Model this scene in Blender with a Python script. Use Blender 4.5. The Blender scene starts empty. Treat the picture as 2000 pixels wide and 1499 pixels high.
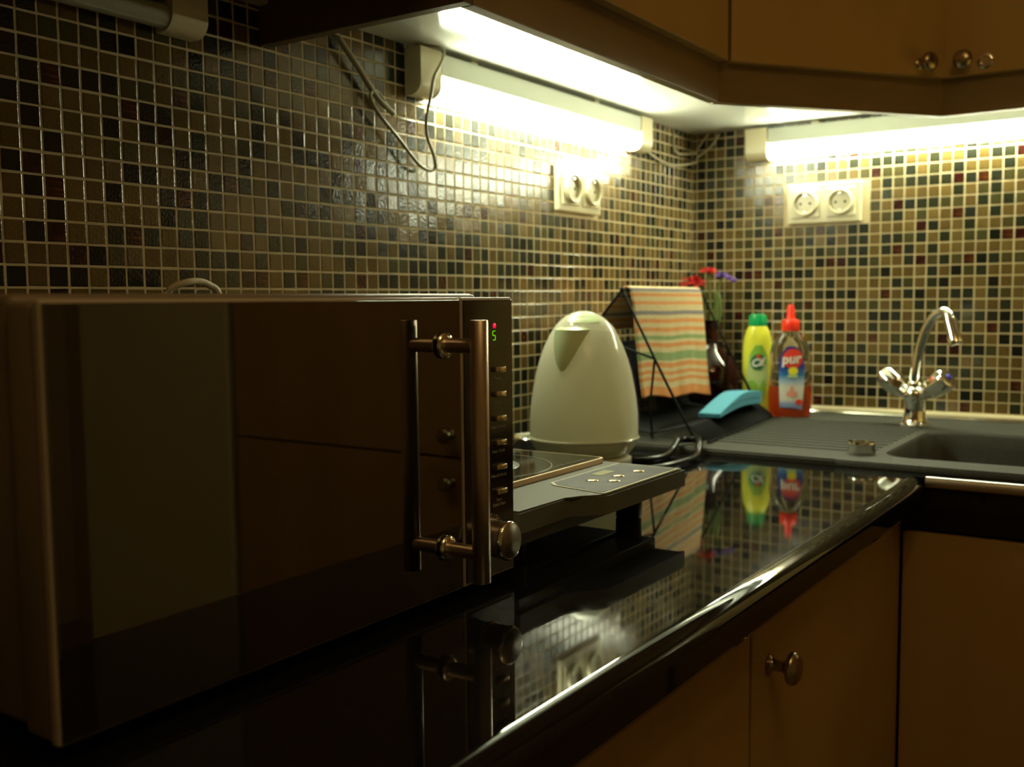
import bpy, bmesh, math, random
from mathutils import Vector, Matrix
random.seed(7)
S = bpy.context.scene
COL = S.collection
ZO = 1.162                     # scene z of mosaic joint row 0 above the floor
PI = math.pi
CT = -.262                     # worktop top (local z)
ST = -.252                     # sink top

# ------------------------------------------------------------------ camera
F, YAW, PIT, ROLL = 1971.8868, -0.5985, -0.0821, -0.0094
CX, CY, CZ = 0.9332, -2.0812, -0.0168
cy_, sy_, cp_, sp_ = math.cos(YAW), math.sin(YAW), math.cos(PIT), math.sin(PIT)
fwd = Vector((sy_*cp_, cy_*cp_, sp_)); r0 = Vector((cy_, -sy_, 0)); u0 = r0.cross(fwd)
rgt = r0*math.cos(ROLL)+u0*math.sin(ROLL); upv = rgt.cross(fwd)
cd = bpy.data.cameras.new('camera'); cam = bpy.data.objects.new('camera', cd); COL.objects.link(cam)
M = Matrix((rgt, upv, -fwd)).transposed().to_4x4(); M.translation = Vector((CX, CY, CZ+ZO))
cam.matrix_world = M
cd.sensor_width = 36; cd.lens = 36*F/2000; cd.clip_start = .02; cd.clip_end = 50
cd.dof.use_dof = True; cd.dof.focus_distance = .93; cd.dof.aperture_fstop = 6.6
S.camera = cam
S.view_settings.view_transform = 'Standard'; S.view_settings.look = 'None'
S.view_settings.exposure = 0; S.view_settings.gamma = 1; S.view_settings.use_curve_mapping = False
# ------------------------------------------------------------------ world + light levels
W = bpy.data.worlds.new('world'); S.world = W; W.use_nodes = True
W.node_tree.nodes['Background'].inputs[0].default_value = (.012, .008, .003, 1)
W.node_tree.nodes['Background'].inputs[1].default_value = 1
TUBE = 76.0                    # under-cabinet fluorescent tubes
TUBE_COL = (.96, 1, .70)
BULB = 54.0                    # warm bulbs of the ceiling lamp behind the camera
BULB_COL = (1, .66, .27)

# ------------------------------------------------------------------ materials
def nm(name, base, rough=.5, metal=0, spec=.5, coat=0, trans=0, ior=1.45, emit=None, es=0, noise=None, bump=None, aniso=0):
    m = bpy.data.materials.new(name); m.use_nodes = True; nt = m.node_tree; b = nt.nodes['Principled BSDF']
    b.inputs['Base Color'].default_value = (*base, 1); b.inputs['Roughness'].default_value = rough
    b.inputs['Metallic'].default_value = metal; b.inputs['Specular IOR Level'].default_value = spec
    b.inputs['Coat Weight'].default_value = coat; b.inputs['Transmission Weight'].default_value = trans
    b.inputs['IOR'].default_value = ior
    if emit: b.inputs['Emission Color'].default_value = (*emit, 1); b.inputs['Emission Strength'].default_value = es
    if noise or bump:
        tc = nt.nodes.new('ShaderNodeTexCoord')
    if noise:                       # (scale xyz, colour 2, detail)
        sc, c2, lo, hi = noise
        mp = nt.nodes.new('ShaderNodeMapping'); mp.inputs['Scale'].default_value = sc
        nt.links.new(tc.outputs['Object'], mp.inputs[0])
        n = nt.nodes.new('ShaderNodeTexNoise'); n.inputs['Scale'].default_value = 1; n.inputs['Detail'].default_value = 5
        nt.links.new(mp.outputs[0], n.inputs[0])
        r = nt.nodes.new('ShaderNodeValToRGB'); r.color_ramp.elements[0].position = lo; r.color_ramp.elements[1].position = hi
        r.color_ramp.elements[0].color = (*base, 1); r.color_ramp.elements[1].color = (*c2, 1)
        nt.links.new(n.outputs[0], r.inputs[0]); nt.links.new(r.outputs[0], b.inputs['Base Color'])
    if bump:
        sc, st = bump
        mp = nt.nodes.new('ShaderNodeMapping'); mp.inputs['Scale'].default_value = sc if isinstance(sc, tuple) else (sc,)*3
        nt.links.new(tc.outputs['Object'], mp.inputs[0])
        n = nt.nodes.new('ShaderNodeTexNoise'); n.inputs['Scale'].default_value = 1; n.inputs['Detail'].default_value = 3
        nt.links.new(mp.outputs[0], n.inputs[0])
        bp = nt.nodes.new('ShaderNodeBump'); bp.inputs['Strength'].default_value = st; bp.inputs['Distance'].default_value = .001
        nt.links.new(n.outputs[0], bp.inputs['Height']); nt.links.new(bp.outputs[0], b.inputs['Normal'])
    return m

MAT = {}
# vitreous mosaic colours: each (base, second colour streaks)
def tile_mat(name, c, c2, sc=(900, 900, 900), lo=.45, hi=.75, rough=.16):
    return nm(name, c, rough=rough, spec=.55, noise=(sc, c2, lo, hi), bump=((260, 260, 260), .32))
TM = {
 'o': [tile_mat('mosaic_olive', (0.0990, 0.0651, 0.0179), (0.1452, 0.1023, 0.0336)), tile_mat('mosaic_gold', (0.1155, 0.0756, 0.0202), (0.1650, 0.1116, 0.0392)), tile_mat('mosaic_ochre', (0.0891, 0.0558, 0.0157), (0.1320, 0.0868, 0.0280))],
 'k': [tile_mat('mosaic_khaki', (0.0528, 0.0434, 0.0134), (0.0825, 0.0670, 0.0252)), tile_mat('mosaic_moss', (0.0409, 0.0372, 0.0123), (0.0726, 0.0651, 0.0252))],
 'g': [tile_mat('mosaic_green', (0.0172, 0.0186, 0.0084), (0.0363, 0.0372, 0.0190)), tile_mat('mosaic_slate', (0.0139, 0.0161, 0.0095), (0.0330, 0.0360, 0.0224))],
 'd': [tile_mat('mosaic_black', (0.0059, 0.0062, 0.0039), (0.0172, 0.0180, 0.0112))],
 'r': [tile_mat('mosaic_copper', (0.0330, 0.0087, 0.0039), (0.1716, 0.0558, 0.0112), sc=(30, 300, 120), lo=.5, hi=.78), tile_mat('mosaic_wine', (0.0264, 0.0062, 0.0039), (0.0726, 0.0198, 0.0084), sc=(120, 60, 300), lo=.5, hi=.8)],
}
TL = [m for k in 'okgdr' for m in TM[k]]
MAT['grout'] = nm('grout', (.53, .43, .25), .85, bump=(600, .3))
MAT['door'] = nm('beech_laminate', (.44, .285, .095), .28, spec=.45, noise=((9, 9, 1.2), (.39, .25, .080), .35, .7), bump=((150, 150, 150), .04))
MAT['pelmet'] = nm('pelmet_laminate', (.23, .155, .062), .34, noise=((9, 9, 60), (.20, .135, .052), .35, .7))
MAT['edge'] = nm('edge_strip', (.42, .36, .22), .35)
MAT['under'] = nm('white_laminate', (.74, .76, .68), .13, spec=.5, noise=((14, 14, 14), (.70, .72, .63), .3, .7))
MAT['stone'] = nm('black_granite', (.006, .006, .006), .05, spec=.42, noise=((420, 420, 420), (.028, .028, .024), .58, .72))
MAT['sink'] = nm('grey_composite', (.045, .046, .037), .55, spec=.16, noise=((700, 700, 700), (.085, .085, .07), .5, .7), bump=(700, .12))
MAT['steel_trim'] = nm('steel_trim_strip', (.80, .78, .66), .30, 1)
MAT['steel'] = nm('polished_steel', (.72, .70, .60), .18, 1)
MAT['chrome'] = nm('chrome', (.85, .84, .78), .05, 1)
MAT['brushed'] = nm('brushed_steel', (.66, .53, .40), .36, 1, noise=((900, 900, 6), (.56, .44, .32), .3, .7))
MAT['knobm'] = nm('antique_metal', (.42, .34, .20), .26, 1)
MAT['mwframe'] = nm('silver_plastic', (.42, .36, .26), .34, spec=.5)
MAT['mwcase'] = nm('painted_case', (.20, .155, .10), .42)
MAT['mwbezel'] = nm('bezel_plastic', (.24, .185, .125), .38)
MAT['carcass'] = nm('carcass_shadow_edge', (.12, .075, .03), .6)
MAT['glass_black'] = nm('black_door_glass', (.004, .003, .002), .02, spec=1.0, ior=2.0)
MAT['panel_black'] = nm('black_panel', (.020, .016, .009), .10, spec=.6)
MAT['label'] = nm('panel_print', (.42, .37, .26), .6)
MAT['black'] = nm('black_plastic', (.010, .010, .009), .35)
MAT['blackwire'] = nm('black_coated_wire', (.006, .007, .007), .55, spec=.15)
MAT['cookgrey'] = nm('grey_plastic_matt', (.120, .125, .092), .55, spec=.2, bump=(900, .1))
MAT['cookglass'] = nm('ceramic_glass', (.012, .013, .010), .06, spec=.6)
MAT['cookring'] = nm('cook_zone_print', (.20, .20, .17), .3)
MAT['cooktrim'] = nm('copper_trim', (.82, .62, .38), .35, .35)
MAT['padgrey'] = nm('keypad_film', (.060, .066, .078), .5, spec=.15, noise=((60, 60, 60), (.085, .088, .085), .4, .6))
MAT['padline'] = nm('keypad_border', (.75, .76, .52), .5)
MAT['button'] = nm('button_metal', (.72, .60, .36), .22, .9)
MAT['cream'] = nm('cream_plastic', (.66, .60, .40), .22, spec=.5)
MAT['kettle'] = nm('kettle_ivory', (.86, .85, .68), .12, spec=.5)
for _m in ('kettle',):
    _nt = MAT[_m].node_tree; _b = _nt.nodes['Principled BSDF']; _t = _nt.nodes.new('ShaderNodeBsdfTranslucent'); _t.inputs[0].default_value = (.90, .92, .78, 1)
    _x = _nt.nodes.new('ShaderNodeMixShader'); _x.inputs[0].default_value = .30; _nt.links.new(_b.outputs[0], _x.inputs[1]); _nt.links.new(_t.outputs[0], _x.inputs[2])
    _nt.links.new(_x.outputs[0], _nt.nodes['Material Output'].inputs[0])
MAT['mint'] = nm('mint_plastic', (.70, .84, .50), .25)
MAT['purple'] = nm('violet_window', (.075, .03, .12), .15)
MAT['lampbody'] = nm('lamp_housing', (.50, .53, .46), .40)
MAT['lampcap'] = nm('lamp_end_cap', (.68, .62, .42), .35)
MAT['tube'] = nm('lit_tube', (1, 1, .9), .4, emit=TUBE_COL, es=TUBE)
MAT['tube_off'] = nm('unlit_tube', (.42, .44, .36), .2)
MAT['cord'] = nm('cord_grey', (.30, .27, .17), .45)
MAT['cordw'] = nm('cord_cream', (.52, .46, .32), .45)
MAT['blackcord'] = nm('black_rubber', (.006, .006, .006), .25, spec=.2)
MAT['red'] = nm('red_cap', (.82, .035, .012), .3)
MAT['clear'] = nm('clear_plastic', (.93, .95, .88), .05, trans=1, ior=1.35)
MAT['soap'] = nm('orange_soap', (.85, .13, .02), .08, trans=.55, ior=1.33)
MAT['yellow'] = nm('yellow_bottle', (.66, .68, .055), .28)
MAT['green'] = nm('green_cap', (.004, .30, .09), .28)
MAT['lgreen'] = nm('label_lime', (.22, .45, .05), .4)
MAT['lpale'] = nm('label_pale_green', (.42, .55, .22), .4)
MAT['ldark'] = nm('label_dark_green', (.01, .14, .07), .4)
MAT['white'] = nm('print_white', (.80, .78, .70), .4)
MAT['pred'] = nm('print_red', (.72, .05, .03), .4)
MAT['pyellow'] = nm('print_yellow', (.75, .70, .03), .4)
MAT['pink'] = nm('print_pink', (.78, .33, .24), .4)
MAT['vase'] = nm('dark_red_glass', (.022, .001, .001), .03, spec=.9, trans=.25)
MAT['stem'] = nm('flower_stem', (.10, .13, .03), .6)
MAT['petal_red'] = nm('red_petals', (.62, .03, .025), .6)
MAT['petal_violet'] = nm('violet_petals', (.12, .06, .30), .6)
MAT['sponge'] = nm('blue_sponge', (.060, .26, .37), .8, bump=(400, .6))
MAT['sponge2'] = nm('teal_scourer', (.03, .26, .28), .9, bump=(500, .8))
MAT['dotred'] = nm('red_led', (.4, 0, .02), .4, emit=(1, .01, .06), es=.9)
MAT['dotgreen'] = nm('green_led', (.1, .4, 0), .4, emit=(.22, 1, 0), es=.6)
MAT['wallp'] = nm('plaster', (.74, .66, .46), .8)
MAT['ceil'] = nm('ceiling_paint', (.80, .74, .60), .9)
MAT['floor'] = nm('floor_tile', (.26, .19, .11), .45)
MAT['fridge'] = nm('pale_enamel', (.62, .60, .36), .4)
MAT['bulb'] = nm('lit_bulb', (1, .8, .5), .4, emit=BULB_COL, es=BULB)
MAT['brass'] = nm('brass', (.6, .42, .2), .3, 1)
MAT['gap'] = nm('dark_gap', (.02, .013, .008), .7)
MAT['dark_panel'] = nm('dark_unlit_panel', (.10, .062, .030), .35)  # end panel darker than the doors: its unlit side is put into the colour
MAT['bluedot'] = nm('blue_dot', (.03, .03, .4), .3)

_nt = MAT['stone'].node_tree; _b = _nt.nodes['Principled BSDF']     # fine scratches: patches of haze in the polish
_tc = _nt.nodes.new('ShaderNodeTexCoord'); _n = _nt.nodes.new('ShaderNodeTexNoise'); _n.inputs['Scale'].default_value = 9; _n.inputs['Detail'].default_value = 8; _n.inputs['Distortion'].default_value = 2.5
_nt.links.new(_tc.outputs['Object'], _n.inputs[0]); _r = _nt.nodes.new('ShaderNodeMapRange'); _r.inputs[1].default_value = .42; _r.inputs[2].default_value = .72; _r.inputs[3].default_value = .028; _r.inputs[4].default_value = .075
_nt.links.new(_n.outputs[0], _r.inputs[0]); _nt.links.new(_r.outputs[0], _b.inputs['Roughness'])
# gradient label of the washing-up bottle: printed colours on flat film, by height
def ramp_mat(name, axis, lo, hi, stops, rough=.35, interp='LINEAR', src='Object'):
    m = bpy.data.materials.new(name); m.use_nodes = True; nt = m.node_tree; b = nt.nodes['Principled BSDF']
    b.inputs['Roughness'].default_value = rough
    tc = nt.nodes.new('ShaderNodeTexCoord'); sx = nt.nodes.new('ShaderNodeSeparateXYZ'); nt.links.new(tc.outputs[src], sx.inputs[0])
    mr = nt.nodes.new('ShaderNodeMapRange'); mr.inputs[1].default_value = lo; mr.inputs[2].default_value = hi
    nt.links.new(sx.outputs[axis], mr.inputs[0])
    r = nt.nodes.new('ShaderNodeValToRGB'); cr = r.color_ramp; cr.interpolation = interp
    while len(cr.elements) < len(stops): cr.elements.new(.5)
    for e, (p, c) in zip(cr.elements, stops): e.position = p
    for e, (p, c) in zip(cr.elements, stops): e.color = (*c, 1)
    nt.links.new(mr.outputs[0], r.inputs[0]); nt.links.new(r.outputs[0], b.inputs['Base Color'])
    return m, nt, b

# ------------------------------------------------------------------ object helpers (coordinates: x, y, local z)
ORG = {}
def tag(o, label=None, cat=None, group=None, kind=None):
    if label: o['label'] = label
    if cat: o['category'] = cat
    if group: o['group'] = group
    if kind: o['kind'] = kind
    return o
def thing(name, label, cat, loc, group=None):
    o = bpy.data.objects.new(name, None); COL.objects.link(o); o.empty_display_size = .02
    o.location = (loc[0], loc[1], loc[2]+ZO); ORG[o] = Vector(loc); tag(o, label, cat, group); return o
def obj(name, bm, mat, parent=None, smooth=False, loc=None, auto=None):
    me = bpy.data.meshes.new(name)
    L = ORG[parent] if parent else Vector(loc or (0, 0, 0))
    bmesh.ops.translate(bm, verts=bm.verts, vec=-L)
    bmesh.ops.recalc_face_normals(bm, faces=bm.faces)
    if smooth:
        for f in bm.faces: f.smooth = True
    bm.to_mesh(me); bm.free()
    for m in (mat if isinstance(mat, (list, tuple)) else [mat]): me.materials.append(m)
    o = bpy.data.objects.new(name, me); COL.objects.link(o); ORG[o] = L
    if parent: o.parent = parent
    else: o.location = (L.x, L.y, L.z+ZO)
    if smooth and auto is None: auto = 50
    if auto:
        try: me.set_sharp_from_angle(angle=math.radians(auto))
        except Exception: pass
    return o
def struct(name, bm, mat, **k):
    o = obj(name, bm, mat, **k); o['kind'] = 'structure'; return o
def box(bm, lo, hi, bev=0, seg=2, mi=0, rot=None, piv=None):
    lo, hi = Vector(lo), Vector(hi)
    r = bmesh.ops.create_cube(bm, size=1)
    vs = r['verts']; c = (lo+hi)/2; d = hi-lo
    for v in vs: v.co = Vector((v.co.x*d.x, v.co.y*d.y, v.co.z*d.z))+c
    fs = {f for v in vs for f in v.link_faces}
    for f in fs: f.material_index = mi
    if rot: bmesh.ops.rotate(bm, verts=vs, cent=piv or c, matrix=rot)
    if bev:
        es = list({e for v in vs for e in v.link_edges})
        rr = bmesh.ops.bevel(bm, geom=es, offset=bev, segments=seg, affect='EDGES', profile=.5)
        for f in rr['faces']: f.material_index = mi
    return vs
def B(lo, hi, bev=0, seg=2): bm = bmesh.new(); box(bm, lo, hi, bev, seg); return bm
def frame_of(d):
    d = d.normalized(); a = Vector((0, 0, 1)) if abs(d.z) < .9 else Vector((1, 0, 0))
    u = d.cross(a).normalized(); return u, d.cross(u)
def tube(bm, pts, r, n=8, closed=False, mi=0, caps=True):
    pts = [Vector(p) for p in pts]; rs = r if isinstance(r, (list, tuple)) else [r]*len(pts)
    rings = []; u = None
    for i, p in enumerate(pts):
        if closed: d = pts[(i+1) % len(pts)]-pts[i-1]
        else: d = pts[min(i+1, len(pts)-1)]-pts[max(i-1, 0)]
        d.normalize()
        if u is None: u, _ = frame_of(d)
        u = (u-d*u.dot(d)).normalized(); w = d.cross(u)
        rings.append([bm.verts.new(p+(u*math.cos(2*PI*k/n)+w*math.sin(2*PI*k/n))*rs[i]) for k in range(n)])
    fs = []
    L = len(rings)
    for i in range(L if closed else L-1):
        a, b = rings[i], rings[(i+1) % L]
        for k in range(n): fs.append(bm.faces.new((a[k], a[(k+1) % n], b[(k+1) % n], b[k])))
    if caps and not closed:
        fs.append(bm.faces.new(rings[0][::-1])); fs.append(bm.faces.new(rings[-1]))
    for f in fs: f.material_index = mi; f.smooth = True
    return bm
def T(pts, r, n=8, closed=False): return tube(bmesh.new(), pts, r, n, closed)
def spline(pts, k=8):
    pts = [Vector(p) for p in pts]; P = [pts[0]]+pts+[pts[-1]]; out = []
    for i in range(1, len(P)-2):
        a, b, c, d = P[i-1], P[i], P[i+1], P[i+2]
        for j in range(k):
            t = j/k
            out.append(.5*((2*b)+(c-a)*t+(2*a-5*b+4*c-d)*t*t+(3*b-a-3*c+d)*t**3))
    out.append(pts[-1]); return out
def lathe(bm, prof, c, n=40, axis=Vector((0, 0, 1)), mi=0, sx=1, sy=1, cap=True):
    c = Vector(c); axis = axis.normalized()
    if abs(axis.z) > .99: u, w = Vector((1, 0, 0)), Vector((0, 1, 0))
    else: u, w = frame_of(axis)
    rings = []
    for r, h in prof:
        rings.append([bm.verts.new(c+axis*h+u*(r*sx*math.cos(2*PI*k/n))+w*(r*sy*math.sin(2*PI*k/n))) for k in range(n)] if r > 1e-6 else [bm.verts.new(c+axis*h)])
    fs = []
    for a, b in zip(rings, rings[1:]):
        for k in range(n):
            k2 = (k+1) % n
            if len(a) == 1 and len(b) == 1: continue
            if len(a) == 1: fs.append(bm.faces.new((a[0], b[k], b[k2])))
            elif len(b) == 1: fs.append(bm.faces.new((a[k], a[k2], b[0])))
            else: fs.append(bm.faces.new((a[k], a[k2], b[k2], b[k])))
    if cap:
        for rg in (rings[0], rings[-1]):
            if len(rg) > 1: fs.append(bm.faces.new(rg))
    for f in fs: f.material_index = mi; f.smooth = True
    return bm
def LA(prof, c, n=40, axis=Vector((0, 0, 1)), **k): return lathe(bmesh.new(), prof, c, n, axis, **k)
def prism(bm, poly, d0, d1, fn, mi=0):
    """poly: list of 2D points; fn(p, depth)->3D"""
    a = [bm.verts.new(fn(p, d0)) for p in poly]; b = [bm.verts.new(fn(p, d1)) for p in poly]
    n = len(poly); fs = [bm.faces.new(a), bm.faces.new(b[::-1])]
    for i in range(n): fs.append(bm.faces.new((a[i], b[i], b[(i+1) % n], a[(i+1) % n])))
    for f in fs: f.material_index = mi
    return bm
def rrect(x0, y0, x1, y1, r, n=6):
    out = []
    for cx, cy, a0 in ((x1-r, y1-r, 0), (x0+r, y1-r, 90), (x0+r, y0+r, 180), (x1-r, y0+r, 270)):
        for k in range(n+1):
            a = math.radians(a0+90*k/n); out.append((cx+r*math.cos(a), cy+r*math.sin(a)))
    return out
def text_bm(s, size, mat4, extrude=.0002, align='CENTER', shear=0, bold=0):
    cu = bpy.data.curves.new('t', 'FONT'); cu.body = s; cu.size = size; cu.extrude = extrude; cu.align_x = align; cu.align_y = 'CENTER'
    cu.shear = shear; cu.offset = bold; cu.resolution_u = 3
    o = bpy.data.objects.new('t', cu); COL.objects.link(o)
    dg = bpy.context.evaluated_depsgraph_get(); me = bpy.data.meshes.new_from_object(o.evaluated_get(dg))
    bm = bmesh.new(); bm.from_mesh(me); bmesh.ops.transform(bm, matrix=mat4, verts=bm.verts)
    bpy.data.objects.remove(o); bpy.data.curves.remove(cu); bpy.data.meshes.remove(me)
    return bm
def basis(origin, xdir, ydir):
    x = Vector(xdir).normalized(); y = Vector(ydir); y = (y-x*y.dot(x)).normalized(); z = x.cross(y)
    m = Matrix((x, y, z)).transposed().to_4x4(); m.translation = Vector(origin); return m

# ------------------------------------------------------------------ room shell
RX, RY, RZ0, RZ1 = 3.3, -4.3, -ZO, 1.36
struct('floor', B((-.1, RY-.1, RZ0-.05), (RX+.1, .1, RZ0)), MAT['floor'])
struct('ceiling', B((-.1, RY-.1, RZ1), (RX+.1, .1, RZ1+.05)), MAT['ceil'])
wall_left = struct('wall_left', B((-.1, RY, RZ0), (0, 0, RZ1)), MAT['grout'])
wall_back = struct('wall_back', B((0, 0, RZ0), (RX, .1, RZ1)), MAT['grout'])
struct('wall_right', B((RX, RY, RZ0), (RX+.1, 0, RZ1)), MAT['wallp'])
struct('wall_front', B((0, RY-.1, RZ0), (RX, RY, RZ1)), MAT['wallp'])

# ------------------------------------------------------------------ mosaic
P = .0218; TW = .0192; TH = .0006
Lmap = {11:'dkkkkddoood', 10:'ddoooooookg', 9:'odrdddkkorg', 8:'ddoookrddoo', 7:'odooododrog', 6:'oodookkoodd', 5:'drooooDgogo'.lower(),
        4:'odroodoogrg', 3:'oodooooodkg', 2:'odroogrgogd', 1:'ooordkoooog', 0:'doddodddodd'}
Bmap = {11:'goggg oogoogoggrg'.replace(' ', ''), 10:'okrkkgokogooogoor'[:16], 9:'ooogkggggrgrgkko', 8:'ooogooooogokgoog', 7:'ggkorgggkkogkgko',
        6:'oookgokoorgogook'[:16], 5:'ggoooorgoogookgk', 4:'ggoggkgogokkdrrg', 3:'ggogrgogooooooogd'[:16], 2:'ggkoogrkgkrdgkko'}
def pick():
    r = random.random()
    return 'o' if r < .43 else 'k' if r < .60 else 'g' if r < .84 else 'd' if r < .95 else 'r'
def proj(p):
    d = Vector(p)-Vector((CX, CY, CZ)); z = d.dot(fwd)
    if z < .05: return None
    return 1000+F*d.dot(rgt)/z, 749.5-F*d.dot(upv)/z, z
def tile_mesh(m, name, streak):
    bm = bmesh.new(); h = TW/2; t = TH; i = h-.0007
    # local: u horizontal, v vertical, w out of the wall
    a = [bm.verts.new((u*h, v*h, 0)) for u, v in ((-1, -1), (1, -1), (1, 1), (-1, 1))]
    b = [bm.verts.new((u*h, v*h, t-.0003)) for u, v in ((-1, -1), (1, -1), (1, 1), (-1, 1))]
    c = [bm.verts.new((u*i, v*i, t)) for u, v in ((-1, -1), (1, -1), (1, 1), (-1, 1))]
    for p, q in ((a, b), (b, c)):
        for k in range(4): bm.faces.new((p[k], p[(k+1) % 4], q[(k+1) % 4], q[k]))
    bm.faces.new(c); me = bpy.data.meshes.new(name); bm.to_mesh(me); bm.free(); me.materials.append(m); return me
TMESH = {m.name: tile_mesh(m, 'tile', 0) for m in TL}
sock_zones = {'L': [(-.585, -.425, .138, .218)], 'B': [(.212, .368, .134, .216)]}
def mosaic(wall, side):
    cells = []
    if side == 'L':
        for i in range(-18, 72):
            yc = -(71.512-(i+.5))*P
            if yc > -P*.6: continue
            for j in range(-12, 16):
                zc = (j+.5)*P
                ch = Lmap.get(j, '')
                key = ch[i] if 0 <= i < len(ch) else pick()
                cells.append(((0, yc, zc), key))
    else:
        for m in range(1, 58):
            xc = (m+.43-.0)*P-P*1.0+P*.5+P*0
            xc = (m+.5-.57)*P
            if xc < P*.6: continue
            for j in range(-11, 16):
                zc = (j+.5)*P
                ch = Bmap.get(j, '')
                key = ch[m-16] if 0 <= m-16 < len(ch) else pick()
                cells.append(((xc, 0, zc), key))
    for j in range(-12 if side == 'L' else -11, 16):
        cells.append((((0, -.256*P, (j+.5)*P) if side == 'L' else (.235*P, 0, (j+.5)*P)), pick()))
    out = []
    for c, key in cells:
        a = c[1] if side == 'L' else c[0]
        if any(z0-.003 < a < z1+.003 and z2-.003 < c[2] < z3+.003 for z0, z1, z2, z3 in sock_zones[side]): continue
        pr = proj(c); vis = pr and -10 < pr[0] < 2010 and -10 < pr[1] < 1100
        if vis and side == 'L' and pr[0] < 1008 and pr[1] > 585: vis = False
        if vis and side == 'L' and c[2] > .29: vis = c[1] < -1.2
        if vis and side == 'B' and (c[2] > .26 or (pr[0] < 1600 and pr[1] > 620)): vis = False
        out.append(((pr[2] if vis else 99), c, random.choice(TM[key])))
    out.sort(key=lambda t: t[0])
    base = Matrix(((0, 0, 1), (1, 0, 0), (0, 1, 0))).to_4x4() if side == 'L' else Matrix(((1, 0, 0), (0, 0, -1), (0, 1, 0))).to_4x4()
    bm = bmesh.new(); idx = {m.name: n for n, m in enumerate(TL)}
    for n, (d, c, m) in enumerate(out):
        tilt = Matrix.Rotation(random.gauss(0, .010), 4, 'X') @ Matrix.Rotation(random.gauss(0, .010), 4, 'Y') @ Matrix.Rotation(random.gauss(0, .006), 4, 'Z')
        off = Vector((random.uniform(-1, 1)*.0003, random.uniform(-1, 1)*.0003, random.uniform(-.0002, .0001)))
        Mx = Matrix.Translation(Vector(c)) @ base @ Matrix.Translation(off) @ tilt
        edge = abs(c[1] if side == 'L' else c[0]) < P*.3
        if edge: Mx = Mx @ Matrix.Diagonal((.44 if side == 'L' else .38, 1, 1, 1))
        if n < 300 and d < 90:
            o = bpy.data.objects.new('tile', TMESH[m.name]); COL.objects.link(o); o.parent = wall
            o.matrix_local = Mx
        else:
            me = TMESH[m.name]; vs = [bm.verts.new(Mx @ v.co) for v in me.vertices]
            for p in me.polygons:
                f = bm.faces.new([vs[k] for k in p.vertices]); f.material_index = idx[m.name]
    o = obj('mosaic_tiles', bm, TL, wall); o['kind'] = 'stuff'
mosaic(wall_left, 'L'); mosaic(wall_back, 'B')
struct('trim_1', B((0.02, -.012, ST), (1.02, 0, -.2405), .003), MAT['cream'])
struct('trim_2', B((0.02, -.026, ST-.006), (1.02, -.0122, ST+.006), .004), MAT['steel'])
struct('trim_3', B((0.0005, -1.60, .331), (.018, -1.222, .345), .003), MAT['edge'])

# ------------------------------------------------------------------ worktop (one L-shaped slab)
WX, WY = .632, -.645
wt = thing('worktop', 'black polished stone worktop running along both tiled walls', 'worktop', (0, 0, CT-.04))
bm = bmesh.new()
def prof_edge():
    pts = [(0.0015, CT-.040), (0.0015, CT), (WX-.020, CT)]
    for k in range(1, 15):
        a = math.radians(90-90*k/14); pts.append((WX-.020+.020*math.cos(a), CT-.015+.015*math.sin(a)))
    pts += [(WX, CT-.034), (WX-.004, CT-.040)]
    return pts
prism(bm, prof_edge(), -2.9, WY, lambda p, d: Vector((p[0], d, p[1])))
o = obj('worktop_slab', bm, MAT['stone'], wt, auto=30)
for f in o.data.polygons: f.use_smooth = .02 < abs(f.normal.z) < .9995 and f.center.z+CT-.04 > CT-.03
bm = bmesh.new()
HX0, HX1, HY0, HY1 = .542, .996, -.553, -.200      # bowl cut-out
for lo, hi in (((.0015, WY, CT-.04), (HX0, -.003, CT)), ((HX0, WY, CT-.04), (1.02, HY0, CT)), ((HX0, HY1, CT-.04), (1.02, -.003, CT)), ((HX1, HY0, CT-.04), (1.02, HY1, CT))):
    box(bm, lo, hi)
obj('worktop_slab', bm, MAT['stone'], wt)
bm = bmesh.new()
prism(bm, [(WY+.0005+.0065*math.cos(math.radians(a)), CT-.0062+.0078*math.sin(math.radians(a))) for a in range(90, 271, 15)], WX+.001, 1.02, lambda p, d: Vector((d, p[0], p[1])))
tag(obj('edge_strip', bm, MAT['steel_trim'], wt, smooth=True), 'bright steel strip along the front of the worktop')

# ------------------------------------------------------------------ knobs
def knob(parent, at, axis, r=.0155, dome=True):
    axis = Vector(axis).normalized()
    prof = [(r*.62, 0), (r*.62, .0015), (r*.42, .003), (r*.34, .006), (r*.33, .014), (r*.5, .018), (r*.95, .021), (r, .0235), (r*.93, .027), (r*.7, .030), (r*.35, .0315), (0, .032)]
    return obj('knob', LA(prof, Vector(at), 28, axis), MAT['knobm'], parent, smooth=True)

# ------------------------------------------------------------------ base cabinets, left run
FX = .600; Zb = RZ0+.0015
def base_unit_left(y0, y1, label, kn):
    t = thing('base_cabinet', label, 'cabinet', (0, (y0+y1)/2, Zb), 'base cabinets under the left worktop')
    obj('body', B((.004, y0+.001, Zb+.09), (FX-.020, y1-.001, CT-.0425)), MAT['carcass'], t)
    obj('plinth', B((.05, y0+.001, Zb), (FX-.06, y1-.001, Zb+.0895)), MAT['gap'], t)
    d = obj('door', B((FX-.0195, y0+.0035, Zb+.095), (FX, y1-.0035, CT-.046), .0015), MAT['door'], t)
    if kn: knob(d, (FX, kn[0], kn[1]), (1, 0, 0), .0165)
base_unit_left(-2.60, -2.02, 'base cabinet nearest the camera below the microwave', None)
base_unit_left(-2.02, -1.606, 'wooden base cabinet directly beneath the microwave oven', None)
base_unit_left(-1.606, -1.202, 'wooden base cabinet with plain flat door left of the knobbed one', None)
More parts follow.
